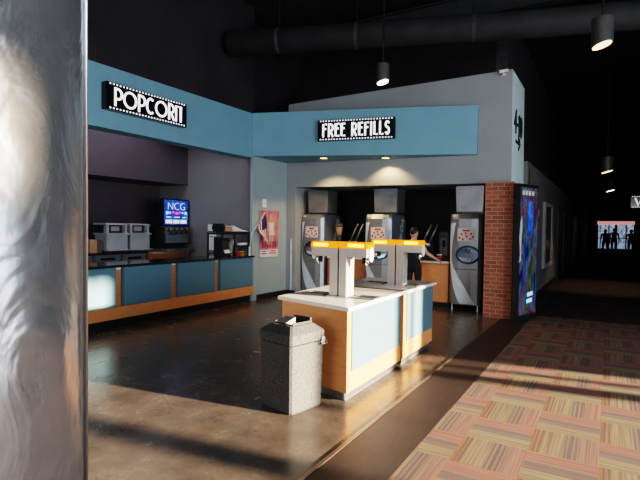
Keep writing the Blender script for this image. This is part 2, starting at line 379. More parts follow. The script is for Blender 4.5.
# refill wall: bulkhead over the drinks alcove
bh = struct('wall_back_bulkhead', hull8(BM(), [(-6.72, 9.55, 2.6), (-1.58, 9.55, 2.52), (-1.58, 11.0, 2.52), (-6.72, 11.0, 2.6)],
       [(-6.66, 9.55, 4.58), (-1.6, 9.55, 4.63), (-1.6, 11.0, 4.63), (-6.66, 11.0, 4.58)]), ['grey', 'litend'])
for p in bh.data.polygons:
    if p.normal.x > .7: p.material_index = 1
fl = [(-6.7, 8.26, 3.18), (-2.2, 9.45, 3.08), (-2.2, 9.55, 3.08), (-6.7, 9.55, 3.18)]
struct('wall_back_fascia', hull8(BM(), fl, [(x, y, z + .935) for x, y, z in fl]), 'blue')
struct('wall_back_alcove', BX(-6.72, -1.5, 11.2, 11.35, 0, 3.0), 'black')
struct('ceiling_alcove', BX(-6.72, -1.7, 9.6, 11.2, 3.0, 3.06), 'black') if False else None
struct('wall_back_left_return', BX(-6.7, -6.43, 9.55, 11.2, 0, 2.6), 'grey')
struct('trim_2', BX(-6.56, -6.53, 9.525, 9.55, .12, 1.35), 'swoosh')
struct('baseboard_back', BX(-6.7, -6.43, 9.535, 9.55, 0, .12), 'blk')
struct('wall_back_upper', BX(-7.2, -2.2, 11.05, 11.2, 4.5, 6.4), 'black')
struct('wall_back_pilaster', BX(-2.2, -1.95, 11.05, 46, 2.6, 6.4), 'pilaster')
struct('wall_back_brick', BX(-2.0, -1.5, 9.33, 9.72, 0, 2.52), 'brick')
struct('wall_alcove_right', BX(-2.04, -1.7, 9.72, 11.2, 0, 2.52), 'black')
struct('wall_corridor_left', BX(-1.7, -1.5, 9.72, 11.0, 0, 2.5), 'corr')
struct('wall_corridor_left_far', BX(-1.95, -1.5, 11.0, 45, 0, 3.1), 'corr')
struct('baseboard_corridor', BX(-1.5, -1.485, 11.2, 45, 0, .1), 'blk')
struct('wall_corridor_right', BX(2.5, 2.7, 12.2, 45, 0, 6.4), 'pilaster')
struct('wall_lobby_return', BX(2.5, 6.2, 12, 12.2, 0, 6.4), 'pilaster')
# unseen entrance front at right, openings shaped to cut the sun into patches
def sY(s): return s + .95
fac = BM()
box(fac, 6, 6.2, sY(6.35), 12, 0, 6.4); box(fac, 6, 6.2, sY(5.53), sY(5.73), 0, 2.12); box(fac, 6, 6.2, sY(5.53), sY(5.77), 2.62, 6.4); box(fac, 6, 6.2, sY(2.84), sY(3.10), 0, 6.4)
box(fac, 6.05, 6.15, sY(5.96), sY(6.05), 0, 2.1)
box(fac, 6, 6.2, sY(5.77), sY(6.35), 2.1, 6.4); box(fac, 6, 6.2, sY(1.15), sY(5.53), 2.62, 6.4)
box(fac, 6, 6.2, sY(.15), sY(1.15), 0, 2.74); box(fac, 6, 6.2, sY(.15), sY(1.15), 2.97, 6.4); box(fac, 6, 6.2, sY(.69), sY(1.15), 2.74, 2.97); box(fac, 6.05, 6.15, sY(4.10), sY(4.26), 1.15, 1.9); box(fac, 6, 6.2, -8, sY(.15), 0, 6.4)  # slot shaped for column sun patch; unseen block added to shade floor by bin
struct('wall_right_sun_mask', fac, 'midgrey')
fr = BM()
for y in (sY(1.2), sY(5.48)): box(fr, 6.05, 6.12, y, y + .05, 0, 2.62)
box(fr, 6.05, 6.12, sY(1.15), sY(5.53), .0, .08)
struct('window_1', fr, 'blk')
struct('wall_front', BX(-7, 6.2, -8.2, -8, 0, 6.4), 'midgrey')
# far end of the corridor
struct('wall_far', box(box(box(BM(), -2.2, -.8, 45, 45.2, 0, 6.4), 1.75, 2.5, 45, 45.2, 0, 6.4), -.8, 1.75, 45, 45.2, 2.4, 6.4), 'black')
wd = struct('window_2', BX(-.8, 1.75, 45.08, 45.12, 0, 2.12), 'glow')
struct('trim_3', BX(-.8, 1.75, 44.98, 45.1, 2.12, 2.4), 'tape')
wf = BM()
for x in (-.8, -.02, .42, .5, 1.14, 1.68): box(wf, x, x + .08, 44.98, 45.07, 0, 2.12)
box(wf, -.8, 1.75, 44.98, 45.07, 0, .2); box(wf, -.8, 1.75, 44.98, 45.07, 1.0, 1.06)
struct('door_1', wf, 'blk')
# corridor doors on the left wall
def wall_door(nm, y0, y1, m, z=2.3):
    d = struct(nm, BX(-1.5, -1.46, y0, y1, 0, z), m)
    f = obj('door_frame', box(box(box(BM(), -1.5, -1.44, y0 - .08, y0, 0, z + .08), -1.5, -1.44, y1, y1 + .08, 0, z + .08), -1.5, -1.44, y0, y1, z, z + .08), 'blk', d)
    obj('door_handle', tube(tube(BM(), [(-1.46, y0 + .1, .97), (-1.40, y0 + .1, .97)], .018), [(-1.40, y0 + .09, .97), (-1.40, y0 + .25, .97)], .014), 'steel', d)
wall_door('door_2', 9.82, 10.85, 'door', 2.35); wall_door('door_3', 17.9, 20.2, 'door'); wall_door('door_4', 26.5, 28.6, 'brown')  # farthest door takes a lighter warm brown to paint its orange light

# ================================================================== NEAR COLUMN
bm = BM(); cr = []
for iz in range(41):
    z = 6.4 * iz / 40
    cr.append([(.35 * math.cos(a), .35 * math.sin(a), z) for a in [2 * PI * i / 64 for i in range(64)]])
rings(bm, cr)
t = thing('wrapped_column', 'thick round grey wrapped column at the left edge close to the viewer', 'column', (-1.33, .44, 0))
obj('column_wrap', bm, 'column', t, smooth=True)
obj('seam_bead', tube(BM(), [(.35 * math.cos(.99) + .003, .35 * math.sin(.99) + .003, .02), (.35 * math.cos(.99) + .003, .35 * math.sin(.99) + .003, 6.38)], .006), 'steel', t, smooth=True)

# ================================================================== SIGNS
WS = dict(P=.54, O=1.0, C=.64, R=.54, N=.56, F=.36, E=.36, I=.16, L=.34, S=.42)
sign('long black POPCORN sign with lit white deco letters on the blue fascia', (-6.7, 4.6, 3.41), PI / 2, 1.62, .42, .13, 'POPCORN', WS, .13, .285, 'popcorn_sign', .115, gap=.05)
ang = math.atan2(9.45 - 8.26, -2.2 + 6.7)
WS2 = dict(WS, R=.46, P=.44, F=.38, E=.38)
sign('black FREE REFILLS sign with lit white letters centred on the angled blue fascia', (-5.25, 8.644, 3.43), ang, 1.6, .43, .1, 'FREE REFILLS', WS2, .1, .28, 'refills_sign', .13)
t = sign('small lit W sign with dotted edges hanging at the right edge of the corridor', (.86, 27.0, 2.73), 0, 1.6, .56, .12, 'W', {'W': .9}, .16, .36, 'corridor_sign', .2, 'wlet', 24, .48)
for x in (.3, 1.2): obj('hanging_rod', tube(BM(), [(x, -.06, .56), (x, -.06, 3.67)], .012), 'blk', t)
t = thing('auditorium_sign', 'black 4-10 lettering with an arrow below on the window-lit bulkhead end', 'sign', (-1.592, 9.75, 3.3), PI / 2)
WN = {'4': .5, '-': .2, '1': .2, '0': .55}
words('4-10', WN, 0, .2, .44, .95, -.02, .0, .13, 'blk', t, .16, 'numeral')
bm = ribbon(BM(), [(.2, .06), (.68, .06)], .06, -.02, 0); ribbon(bm, [(.5, .18), (.7, .06), (.5, -.06)], .06, -.02, 0)
obj('arrow', bm, 'blk', t)

# ================================================================== SNACK COUNTER (left)
t = thing('snack_counter', 'long snack counter of blue panels and orange posts under a black top', 'counter', (-6.65, 1.6, 0))
Lc = 6.66
obj('carcass', BX(-.62, -.1, 0, Lc, .14, .97), 'orange', t)
obj('countertop', BX(-.66, .03, 0, Lc, .97, 1.01), 'blacktop', t, bevel=.008)
obj('toe_kick', BX(-.55, -.1, 0, Lc, 0, .14), 'toe', t)
obj('base_rail', BX(-.1, 0, 0, Lc, .15, .34), 'orange', t, bevel=.004)
posts = [(3.9 - 1.6, 4.02 - 1.6), (4.83 - 1.6, 4.96 - 1.6), (5.96 - 1.6, 6.1 - 1.6), (7.06 - 1.6, 7.2 - 1.6)]
prev = .02
for a, b in posts + [(Lc - .02, Lc)]:
    if b < Lc: b2 = b + .07
    obj('panel', BX(-.1, 0, prev, a - .0, .345, .965), 'teald', t, bevel=.004)
    if b < Lc:
        p = obj('post', BX(-.1, -.06, a, b, .34, .965), 'orange', t)
        obj('post_cap', BX(-.062, -.045, a + .01, b - .01, .93, .966), 'white', p, bevel=.003)
    prev = b + .02

# back counter in the bay
t = thing('back_counter', 'black back counter with drawers along the rear of the snack bar', 'counter', (-9.75, 1.6, 0))
obj('cabinet', BX(0, .95, 0, 5.58, .1, 1.03), 'plum', t); obj('toe_kick', BX(0, .9, 0, 5.58, 0, .1), 'toe', t)
obj('countertop', BX(0, 1.0, 0, 5.58, 1.03, 1.07), 'blacktop', t, bevel=.006)
for i in range(6):
    y = 1.72 + i * .64
    d = obj('drawer', BX(.95, .975, y, y + .6, .84, 1.02), 'machd', t, bevel=.004)
    obj('pull', BX(.975, .99, y + .14, y + .46, .92, .96), 'gloss', d)
t = thing('wood_cabinet', 'low reddish wood cabinet with pale top under the soda dispenser', 'cabinet', (-9.7, 7.2, 0))
obj('cabinet_body', BX(0, 1.03, 0, 1.1, .08, 1.0), 'brown', t); obj('worktop', BX(0, 1.06, -.01, 1.12, 1.0, 1.04), 'card', t, bevel=.004); obj('toe_kick', BX(0, .98, .02, 1.08, 0, .08), 'toe', t)

# steel warmers
def warmer(nm, label, loc):
    t = thing(nm, label, 'warmer', loc, 0, 'steel warmers on the back counter')
    obj('lower_box', BX(0, .42, 0, .5, .03, .36), 'wsteel', t, bevel=.01)
    obj('door_panel', BX(.42, .432, .05, .45, .06, .33), 'wsteel', t, bevel=.005)
    obj('ledge', BX(-.02, .46, -.03, .53, .36, .40), 'wsteel', t, bevel=.004)
    for y in (0, .44): obj('upright', BX(.3, .4, y, y + .06, .40, .57), 'wsteel', t, bevel=.004)
    obj('dark_interior', BX(.02, .3, .02, .48, .40, .57), 'blk', t)
    obj('grate', BX(.3, .32, .16, .36, .44, .54), 'wsteel', t)
    obj('top_cover', hull8(BM(), [(-.02, -.03, .57), (.44, -.03, .57), (.44, .53, .57), (-.02, .53, .57)], [(0, -.02, .61), (.42, -.03, .60), (.42, .4, .60), (0, .5, .61)]), 'wsteel', t)
    for x in (.04, .36):
        for y in (.05, .45): obj('foot', lathe(BM(), [(.025, 0), (.02, .03)], 10, (x, y, 0)), 'blk', t)
    obj('tray', BX(.4, .5, -.03, .53, .03, .05), 'wsteel', t)
    return t
w1 = warmer('food_warmer', 'left of the two stainless warmers on the back counter', (-9.25, 6.2, 1.071))
w2 = dup(w1, (-9.25, 6.77, 1.071), 0, 'right of the two stainless warmers on the back counter, nearer the blue screen')

# soda dispenser with lit screen
t = thing('soda_dispenser', 'black soda dispenser with four spouts below a lit blue screen', 'dispenser', (-8.9, 7.46, 1.042))
obj('body', BX(0, .34, 0, .72, .18, .565), 'blk', t, bevel=.01); obj('drip_base', BX(0, .46, -.02, .74, 0, .07), 'steeld', t, bevel=.006)
obj('back_panel', BX(0, .16, .02, .7, .07, .18), 'blk', t)
obj('front_plate', BX(.34, .35, .02, .7, .2, .43), 'machd', t, bevel=.003)
obj('steel_band', BX(.33, .352, .0, .72, .42, .56), 'steeld', t, bevel=.003)
for i in range(4):
    y = .12 + i * .155
    s = obj('spout', tube(BM(), [(.35, y, .53), (.40, y, .49), (.41, y, .4)], .028), 'blk', t, smooth=True)
    obj('spout_lever', BX(.40, .425, y - .02, y + .02, .5, .555), 'steel', s)
scr = obj('screen_frame', BX(.1, .2, .06, .86, .585, 1.22), 'gloss', t, bevel=.01)
obj('display', BX(.2, .204, .1, .82, .62, 1.19), 'screen', scr)
bm = textmesh('NCG', .25, 0., .006); bmesh.ops.transform(bm, matrix=Matrix.Translation((.21, .46, 1.04)) @ Matrix.Rotation(PI / 2, 4, 'Z') @ Matrix.Rotation(PI / 2, 4, 'X'), verts=bm.verts)
obj('screen_lettering', bm, 'swhite', scr)
for i, w in enumerate((.07, .05, .06, .08, .05, .06, .07)): obj('coloured_mark', BX(.204, .209, .15 + i * .093, .15 + i * .093 + w, .86 + .012 * (i % 3), .93 - .01 * (i % 2)), 'magenta' if 1 < i < 5 else 'cyan', scr)
for y, w in ((.16, .14), (.4, .16), (.64, .13)): obj('small_line', BX(.204, .208, y, y + w, .785, .805), 'swhite', scr)
for y in (.14, .36, .58): obj('screen_button', BX(.204, .209, y, y + .19, .65, .735), 'swhite', scr, bevel=.002)
tag(obj('paper_carton', BX(-.2, .1, 0, .15, 0, .27), 'card', bevel=.004, loc=(-8.95, 5.84, 1.07)), 'light brown paper carton left of the steel warmers', 'carton')
tag(obj('paper_carton', BX(-.2, .05, 0, .13, 0, .26), 'cardd', bevel=.004, loc=(-8.95, 6.01, 1.07)), 'dark brown carton between light carton and left warmer', 'carton')
t = thing('pump_bottle', 'white pump bottle on back counter beside the grey column edge', 'bottle', (-8.9, 5.7, 1.07))
obj('bottle_body', lathe(BM(), [(.05, 0), (.055, .03), (.055, .24), (.03, .28), (.02, .29)], 16), 'white', t, smooth=True); obj('pump_head', tube(BM(), [(0, 0, .29), (0, 0, .37), (.07, 0, .36)], .014), 'white', t, smooth=True)
# notices on the bay end wall
tag(obj('paper_notice', BX(-.13, .13, -.012, 0, 0, .28), 'paper', loc=(-7.98, 8.36, 1.40)), 'white paper notice on grey wall, upper of two beside the rack', 'notice')
tag(obj('paper_notice', BX(-.13, .13, -.012, 0, 0, .30), 'paper', loc=(-7.98, 8.36, 1.08)), 'white paper notice on grey wall, lower of two beside the rack', 'notice')

# counter-end rack
t = thing('wire_rack', 'black metal rack standing on the end of the snack counter', 'rack', (-7.2, 7.42, 1.01))
for x in (0, .4):
    for y in (.0, .83): obj('rack_post', BX(x - .014, x + .014, y - .014, y + .014, 0, .5), 'blk', t)
obj('top_shelf', BX(-.02, .42, -.02, .85, .46, .5), 'blk', t); obj('lower_shelf', BX(-.01, .41, .52, .84, .2, .225), 'blk', t)
for z in (.515, .06): obj('rail', tube(tube(BM(), [(.4, 0, z), (.4, .84, z)], .01), [(0, 0, z), (0, .84, z)], .01), 'blk', t)
t = thing('card_terminal', 'dark receipt terminal with pale buttons under the rack, left end', 'terminal', (-7.1, 7.48, 1.01))
obj('terminal_body', hull8(BM(), [(0, 0, 0), (.3, 0, 0), (.3, .22, 0), (0, .22, 0)], [(0, 0, .40), (.18, 0, .38), (.18, .22, .38), (0, .22, .40)]), 'blk', t, bevel=.008)
obj('keypad', hull8(BM(), [(.29, .03, .06), (.302, .03, .06), (.302, .19, .06), (.29, .19, .06)], [(.255, .03, .14), (.268, .03, .14), (.268, .19, .14), (.255, .19, .14)]), 'paper', t)
t = thing('drink_shaker', 'tall grey funnel blender cup under the rack', 'cup', (-6.94, 7.82, 1.01))
obj('cup_body', lathe(BM(), [(.05, 0), (.06, .03), (.045, .08), (.06, .14), (.085, .36)], 16), 'steeld', t, smooth=True); obj('cup_rim', lathe(BM(), [(.09, .36), (.09, .385)], 16), 'blk', t)
tag(obj('receipt_box', BX(0, .26, 0, .2, 0, .1), 'card', bevel=.006, loc=(-7.1, 7.56, 1.535)), 'tan cardboard box on top of the black rack', 'box')
tag(obj('printer', BX(0, .3, 0, .13, 0, .16), 'blk', bevel=.03, loc=(-7.12, 7.42, 1.535)) , 'black rounded device at the left end of the rack top', 'device')
bm = hull8(BM(), [(0, 0, 0), (.3, 0, 0), (.3, .5, 0), (0, .5, 0)], [(0, 0, .12), (.3, 0, .12), (.3, .3, .02), (0, .3, .02)])
tag(obj('paper_stack', bm, 'paper', loc=(-7.1, 7.78, 1.535)), 'sloping stack of white papers on top of the black rack', 'papers')
for i, (y, m, nm, lb) in enumerate(((7.95, 'red', 'snack_packet', 'red snack packet low under the rack'), (8.06, 'yellow', 'snack_packet', 'yellow snack packet low under the rack'), (8.16, 'green', 'snack_packet', 'green snack packet low under the rack'))):
    tag(obj(nm, rings(BM(), [[(0, 0, 0), (.05, 0, 0), (.05, .09, 0), (0, .09, 0)], [(-.01, 0, .04), (.07, 0, .04), (.07, .09, .04), (-.01, .09, .04)], [(.02, 0, .09), (.03, 0, .09), (.03, .09, .09), (.02, .09, .09)]]), m, loc=(-6.88, y, 1.01)), lb, 'packet')
tag(obj('folded_leaflet', BX(0, .05, 0, .3, 0, .05), 'paper', loc=(-6.86, 7.95, 1.236)), 'white leaflet pad on the lower rack shelf', 'leaflet')
t = thing('tap_handle', 'slim white tap post at the counter end by the pillar', 'tap', (-6.72, 8.2, 1.01)); obj('tap_post', tube(BM(), [(0, 0, 0), (0, 0, .22)], .02), 'white', t); obj('tap_knob', lathe(BM(), [(.02, .2), (.032, .22), (.025, .26)], 12), 'chrome', t)

# pillar: poster, switch plate, flag
t = thing('wall_poster', 'pink and red framed poster of a woman in white on pale pillar', 'poster', (-6.7, 8.5, .93), PI / 2)
obj('frame', box(box(box(box(BM(), 0, .73, -.02, 0, 0, .02), 0, .73, -.02, 0, 1.08, 1.1), 0, .02, -.02, 0, .02, 1.08), .71, .73, -.02, 0, .02, 1.08), 'steel', t)
obj('print', BX(.02, .71, -.012, 0, .02, 1.08), 'pink', t); obj('print_border', BX(.02, .71, -.0135, -.0115, .02, .19), 'fwhite', t)
bm = plate(BM(), ell(.42, .93, .045, .06, 16), -.015, -.012); plate(bm, [(.395, .8), (.445, .8), (.44, .9), (.4, .9)], -.015, -.012)
plate(bm, [(.30, .62), (.34, .6), (.37, .8), (.33, .82)], -.0148, -.012); plate(bm, [(.52, .78), (.56, .74), (.58, .52), (.54, .52)], -.0148, -.012); plate(bm, [(.36, .3), (.43, .3), (.44, .56), (.35, .56)], -.0146, -.012); plate(bm, [(.45, .26), (.5, .26), (.54, .56), (.44, .56)], -.0147, -.012)
obj('figure_skin', bm, 'skin2', t)
obj('figure_hair', plate(BM(), [(.36, .84), (.37, .98), (.43, 1.02), (.48, .98), (.5, .84), (.46, .9), (.45, .96), (.4, .96), (.38, .9)], -.0165, -.0152), 'blond', t)
obj('figure_dress', plate(BM(), [(.34, .52), (.55, .52), (.51, .68), (.54, .82), (.45, .8), (.39, .8), (.33, .82), (.37, .68)], -.0165, -.0152), 'fwhite', t)
bm = BM()
for i in range(6): x = .1 + i * .095; box(bm, x, x + .025, -.0165, -.012, .22, .38); box(bm, x + .04, x + .06, -.0165, -.012, .24, .36)
obj('print_title', bm, 'dred', t)
bm = BM()
for z, x0, x1 in ((.14, .1, .22), (.09, .08, .26), (.14, .42, .6), (.09, .36, .62)): box(bm, x0, x1, -.0165, -.012, z, z + .025)
obj('print_small_lines', bm, 'red', t)
t = thing('switch_plate', 'small white plate on the pale pillar above the poster', 'switch', (-6.7, 8.6, 2.08), PI / 2)
obj('plate_body', BX(0, .14, -.02, 0, 0, .18), 'white', t, bevel=.005); obj('plate_insert', BX(.04, .1, -.024, -.019, .05, .13), 'paper', t)
t = thing('stick_flag', 'small stars and stripes flag on a slanted stick in front of the poster', 'flag', (-6.66, 8.14, 1.44))
obj('flag_stick', tube(BM(), [(0, -.02, -.42), (.02, .03, .05), (.05, .45, .52)], .008), 'white', t)
bm = BM(); NU, NV = 9, 13; G = []
A0, B0 = Vector((.05, .43, .5)), Vector((.035, .16, .2))
for i in range(NU + 1):                  # along the stick
    a = A0.lerp(B0, i / NU); row = []
    for j in range(NV + 1):
        s = j / NV
        row.append(bm.verts.new((a.x + .025 * math.sin(s * 7 + i * .35) + .03, a.y + .36 * s * (.35 + .3 * i / NU) + .0, a.z - s * (.72 - .42 * i / NU))))
    G.append(row)
for i in range(NU):
    for j in range(NV):
        f = bm.faces.new((G[i][j], G[i + 1][j], G[i + 1][j + 1], G[i][j + 1]))
        f.material_index = 2 if (i < 5 and j < 6) else (i % 2)
o = obj('flag_cloth', bm, ['fred', 'fwhite', 'navy'], t, smooth=True)

# ================================================================== DRINK ISLANDS
def island(label, A, B, Cc, D, nm='drinks_island'):
    # A front right, B back right, Cc back left, D front left (plan, world); origin at A
    o = Vector((A[0], A[1])); q = [Vector(p) - o for p in (A, B, Cc, D)]
    t = thing(nm, label, 'counter', (A[0], A[1], 0))
    def off(d):      # inset towards the centre
        c = sum(q, Vector((0, 0))) / 4; r = []
        for i in range(4):
            p, a, b = q[i], (q[i - 1] - q[i]).normalized(), (q[(i + 1) % 4] - q[i]).normalized()
            r.append(p + (a + b) * d)
        return [(v.x, v.y) for v in r]
    obj('cabinet', prism(BM(), off(.03), .09, .872), 'orange', t)
    obj('toe_kick', prism(BM(), off(.07), 0, .09), 'steeld' if nm else 'toe', t)
    obj('worktop', prism(BM(), off(-.015), .872, .91), 'top', t, bevel=.006)
    ly = (q[1] - q[0]).length
    obj('side_panel', BX(-.035, -.018, .12, ly - .05, .28, .865), 'teal', t, bevel=.003)
    obj('base_strip', BX(-.075, -.06, .06, ly - .06, .02, .085), 'steel', t)
    return t
F_R, F_BR, F_BL, F_L = (-2.04, 3.92), (-2.04, 5.325), (-3.04, 5.325), (-3.0, 4.16)
island('near drinks island with orange front and pale worktop behind the grey bin', F_R, F_BR, F_BL, F_L)
island('far drinks island behind the near one, its side panel half shaded', (-2.04, 5.365), (-2.04, 6.52), (-3.04, 6.52), (-3.04, 5.365))
tag(obj('joint_strip', BX(-3.02, -2.05, 5.315, 5.375, .9105, .917), 'blk'), 'dark metal joint strip between the two island worktops', 'strip')

# butter dispensers: an upright with a cantilevered arm and lit amber top
def dispenser(label, loc, rz):
    # local: arm reaches towards -x, upright at x 0..-.1
    t = thing('butter_dispenser', label, 'dispenser', loc, rz, 'butter dispensers on the islands')
    obj('foot_plate', BX(-.12, -.004, -.12, .12, 0, .012), 'steel', t)
    obj('upright', BX(-.105, -.008, -.085, .085, .012, .43), 'bgrey', t, bevel=.006)
    obj('arm', BX(-.335, -.008, -.085, .085, .43, .52), 'bgrey', t, bevel=.006)
    a = obj('amber_top', BX(-.34, -.006, -.09, .09, .52, .585), 'amber', t, bevel=.01)
    for y in (-.094, .089): obj('amber_core', BX(-.3, -.12, y, y + .005, .535, .57), 'ambercore', a)
    e = obj('end_shield', plate(BM(), ell(0, .46, .05, .075, 24), 0, .012), 'white', t)
    e.rotation_euler = (0, 0, PI / 2); e.location = (-.337, 0, .0)
    obj('nozzle', tube(BM(), [(-.30, 0, .43), (-.30, 0, .37), (-.305, 0, .34)], [.03, .025, .012]), 'chrome', t, smooth=True)
    obj('push_lever', hull8(BM(), [(-.27, -.03, .36), (-.255, -.03, .36), (-.255, .03, .36), (-.27, .03, .36)], [(-.27, -.03, .43), (-.255, -.03, .43), (-.255, .03, .43), (-.27, .03, .43)]), 'blk', t)
    obj('label_plate', BX(-.007, -.003, -.04, .04, .03, .11), 'white', t)
    return t
d1 = dispenser('butter dispenser with lit amber top on near island, arm pointing left', (-2.44, 4.52, .91), 0)
dup(d1, (-2.44, 4.52, .91), PI, 'butter dispenser with lit amber top on near island, arm pointing right')
dup(d1, (-2.34, 5.86, .91), 0, 'butter dispenser with lit amber top on far island, arm pointing left')
dup(d1, (-2.34, 5.86, .91), PI, 'butter dispenser with lit amber top on far island, arm pointing right')
def tray(label, loc):
    t = thing('drip_tray', label, 'drip tray', loc, 0, 'drip trays in the worktops')
    obj('tray_rim', box(box(box(box(BM(), -.13, .13, -.11, -.085, 0, .014), -.13, .13, .085, .11, 0, .014), -.13, -.105, -.085, .085, 0, .014), .105, .13, -.085, .085, 0, .014), 'steeld', t)
    bm = BM()
    for i in range(9): x = -.1 + i * .025; box(bm, x - .006, x + .006, -.085, .085, .004, .01)
    obj('tray_grate', bm, 'blk', t); obj('tray_well', BX(-.105, .105, -.085, .085, 0, .004), 'gloss', t)
    return t
t1 = tray('steel drip tray on near island below the left dispenser arm', (-2.76, 4.56, .911))
dup(t1, (-2.16, 4.56, .911), 0, 'steel drip tray on near island below the right dispenser arm')
dup(t1, (-2.67, 5.9, .911), 0, 'steel drip tray on far island below the left dispenser arm')
dup(t1, (-2.13, 5.9, .911), 0, 'steel drip tray on far island below the right dispenser arm').scale = (.6, 1, 1)

# ================================================================== BIN
t = thing('litter_bin', 'square grey speckled litter bin with hooded lid in front of the island', 'bin', (-2.485, 3.655, 0), math.radians(-12)); t.scale = (1.06, 1.06, 1.0)
def sq(h, z, ch=.018): return [(x, y, z) for x, y in ((-h + ch, -h), (h - ch, -h), (h, -h + ch), (h, h - ch), (h - ch, h), (-h + ch, h), (-h, h - ch), (-h, -h + ch))]
obj('bin_body', rings(BM(), [sq(.18, 0), sq(.19, .02), sq(.2, .605)]), 'bin', t)
obj('lid_seam', rings(BM(), [sq(.193, .6), sq(.193, .622)]), 'gloss', t)
lid = obj('lid', rings(BM(), [sq(.205, .615), sq(.207, .70), sq(.135, .765)]), 'bin', t)
obj('opening', BX(-.105, .1, -.085, .12, .764, .772), 'gloss', lid)
obj('opening_rim', box(box(box(BM(), -.12, -.105, -.1, .13, .76, .785), .1, .115, -.1, .13, .76, .785), -.105, .1, .12, .14, .76, .81), 'blk', lid)
obj('flap', hull8(BM(), [(-.1, -.09, .772), (.02, -.09, .772), (.02, .02, .775), (-.1, .02, .775)], [(-.1, -.088, .778), (.02, -.088, .778), (.02, .02, .815), (-.1, .02, .815)]), 'steel', lid)
for sx in (-1, 1):
    ly = -.12 if sx < 0 else .17
    l_ = obj('latch', BX(sx * .21 - .008, sx * .21 + .008, ly - .022, ly + .022, .575, .645), 'steeld', t, bevel=.003)
    obj('latch_loop', tube(BM(), [(sx * .22, ly - .035, .61), (sx * .235, ly - .03, .585), (sx * .235, ly + .03, .585), (sx * .22, ly + .035, .61)], .006), 'steel', l_)
bm = BM(); ribbon(bm, ell(0, .12, .045, .05, 24), .008, -.001, .002, True)
e = obj('embossed_ring', bm, 'can', t); e.rotation_euler = (0, 0, PI / 2); e.location = (.193, .02, 0)

# ================================================================== DRINKS ALCOVE
def machine(label, x, group='fountain machines in the alcove'):
    # local: x 0..W, front at y = 0, depth to +y
    W, Dp = .63, .92
    t = thing('drink_machine', label, 'drink machine', (x, 9.76, 0), 0, group)
    for sx in (.06, W - .06):
        for y in (.06, Dp - .08): obj('foot', lathe(BM(), [(.03, 0), (.03, .02), (.02, .03), (.02, .12)], 12, (sx, y, 0)), 'steel', t)
    # front column with a softly bowed face
    def plan(z, k=1.): return [(0, .06, z), (.06, .0, z), (W * .3, -.025 * k, z), (W * .7, -.025 * k, z), (W - .06, 0, z), (W, .06, z), (W, .11, z), (0, .11, z)]
    obj('lower_cabinet', rings(BM(), [plan(.12), plan(.83)]), 'mach', t)
    obj('upper_front', rings(BM(), [plan(.84), plan(1.85), [(a, b + .05 if b < .1 else b, 1.95) for a, b, c in plan(0)]]), 'mach', t)
    prof = [(.11, .12), (Dp, .12), (Dp, 1.8), (Dp - .05, 1.9), (Dp - .16, 1.95), (.11, 1.95)]
    b_ = hull8(BM(), [(.005, y, z) for y, z in prof], [(W - .005, y, z) for y, z in prof]); obj('rear_housing', b_, 'machd', t, bevel=.01)
    sw = [(1.93, .03, .16), (1.7, .012, .12), (1.45, .002, .08), (1.2, .002, .055), (1.0, .006, .065), (.86, .02, .1), (.7, .05, .19), (.5, .09, .31), (.3, .15, .43), (.2, .2, .5), (.14, .24, .53)]
    bm = BM(); rows = []
    for z, a, b in sw:
        def fy(xx): return (.06 - xx if xx < .06 else -.025 * min(1, (xx - .06) / .129)) - .012
        rows.append([bm.verts.new((xx, fy(xx) + (.05 * max(0, (z - 1.85) / .1)), z)) for xx in [a + (b - a) * i / 6 for i in range(7)]])
    for r0, r1 in zip(rows, rows[1:]):
        for i in range(6): bm.faces.new((r0[i], r0[i + 1], r1[i + 1], r1[i]))
    obj('swoosh_trim', bm, 'swoosh', t)
    obj('bay_ring', ribbon(BM(), ell(.38, 1.13, .22, .17, 32), .035, -.05, -.02, True), 'ring', t, smooth=False)
    bay = obj('dispensing_bay', plate(BM(), ell(.38, 1.13, .205, .155, 28), -.036, -.02), 'bay', t)
    obj('bay_shelf', plate(BM(), [(.2, 1.08), (.25, 1.01), (.38, .985), (.51, 1.01), (.56, 1.08), (.38, 1.05)], -.05, -.034), 'chrome', bay)
    obj('nozzle', lathe(BM(), [(.05, 0), (.035, -.06), (.03, -.09)], 12, (.38, -.06, 1.24)), 'steel', bay)
    st = obj('menu_sticker', BX(.17, .51, -.035, -.024, 1.4, 1.66), 'card2', t)
    for i, (a, b) in enumerate(((.21, 1.47), (.28, 1.44), (.35, 1.5), (.42, 1.45), (.47, 1.49), (.25, 1.54), (.44, 1.55), (.33, 1.56))):
        obj('printed_dot', plate(BM(), ell(a, b, .022, .022, 10), -.037, -.034), 'red' if i % 2 else 'dred', st)
    obj('printed_heading', BX(.27, .41, -.037, -.034, 1.6, 1.63), 'dred', st)
    k_ = obj('lock', lathe(BM(), [(.014, 0), (.012, .02)], 12), 'chrome', t); k_.rotation_euler = (PI / 2, 0, 0); k_.location = (.36, -.02, 1.75)
    bm = textmesh('Coca-Cola', .24, .35)
    bmesh.ops.transform(bm, matrix=Matrix.Translation((W, .6, 1.5)) @ Matrix.Rotation(PI / 2, 4, 'Z') @ Matrix.Rotation(PI / 2, 4, 'X') @ Matrix.Rotation(math.radians(68), 4, 'Z') @ Matrix.Diagonal((.72, 1, 1, 1)), verts=bm.verts)
    obj('side_script', bm, 'swoosh', t)
    return t
m1 = machine('grey drink machine at the left end of the alcove', -6.42)
m2 = dup(m1, (-4.70, 9.76, 0), 0, 'grey drink machine in the middle of the alcove behind the dispensers')
m3 = dup(m1, (-2.78, 9.76, 0), 0, 'grey drink machine fully in view beside the brick pillar')
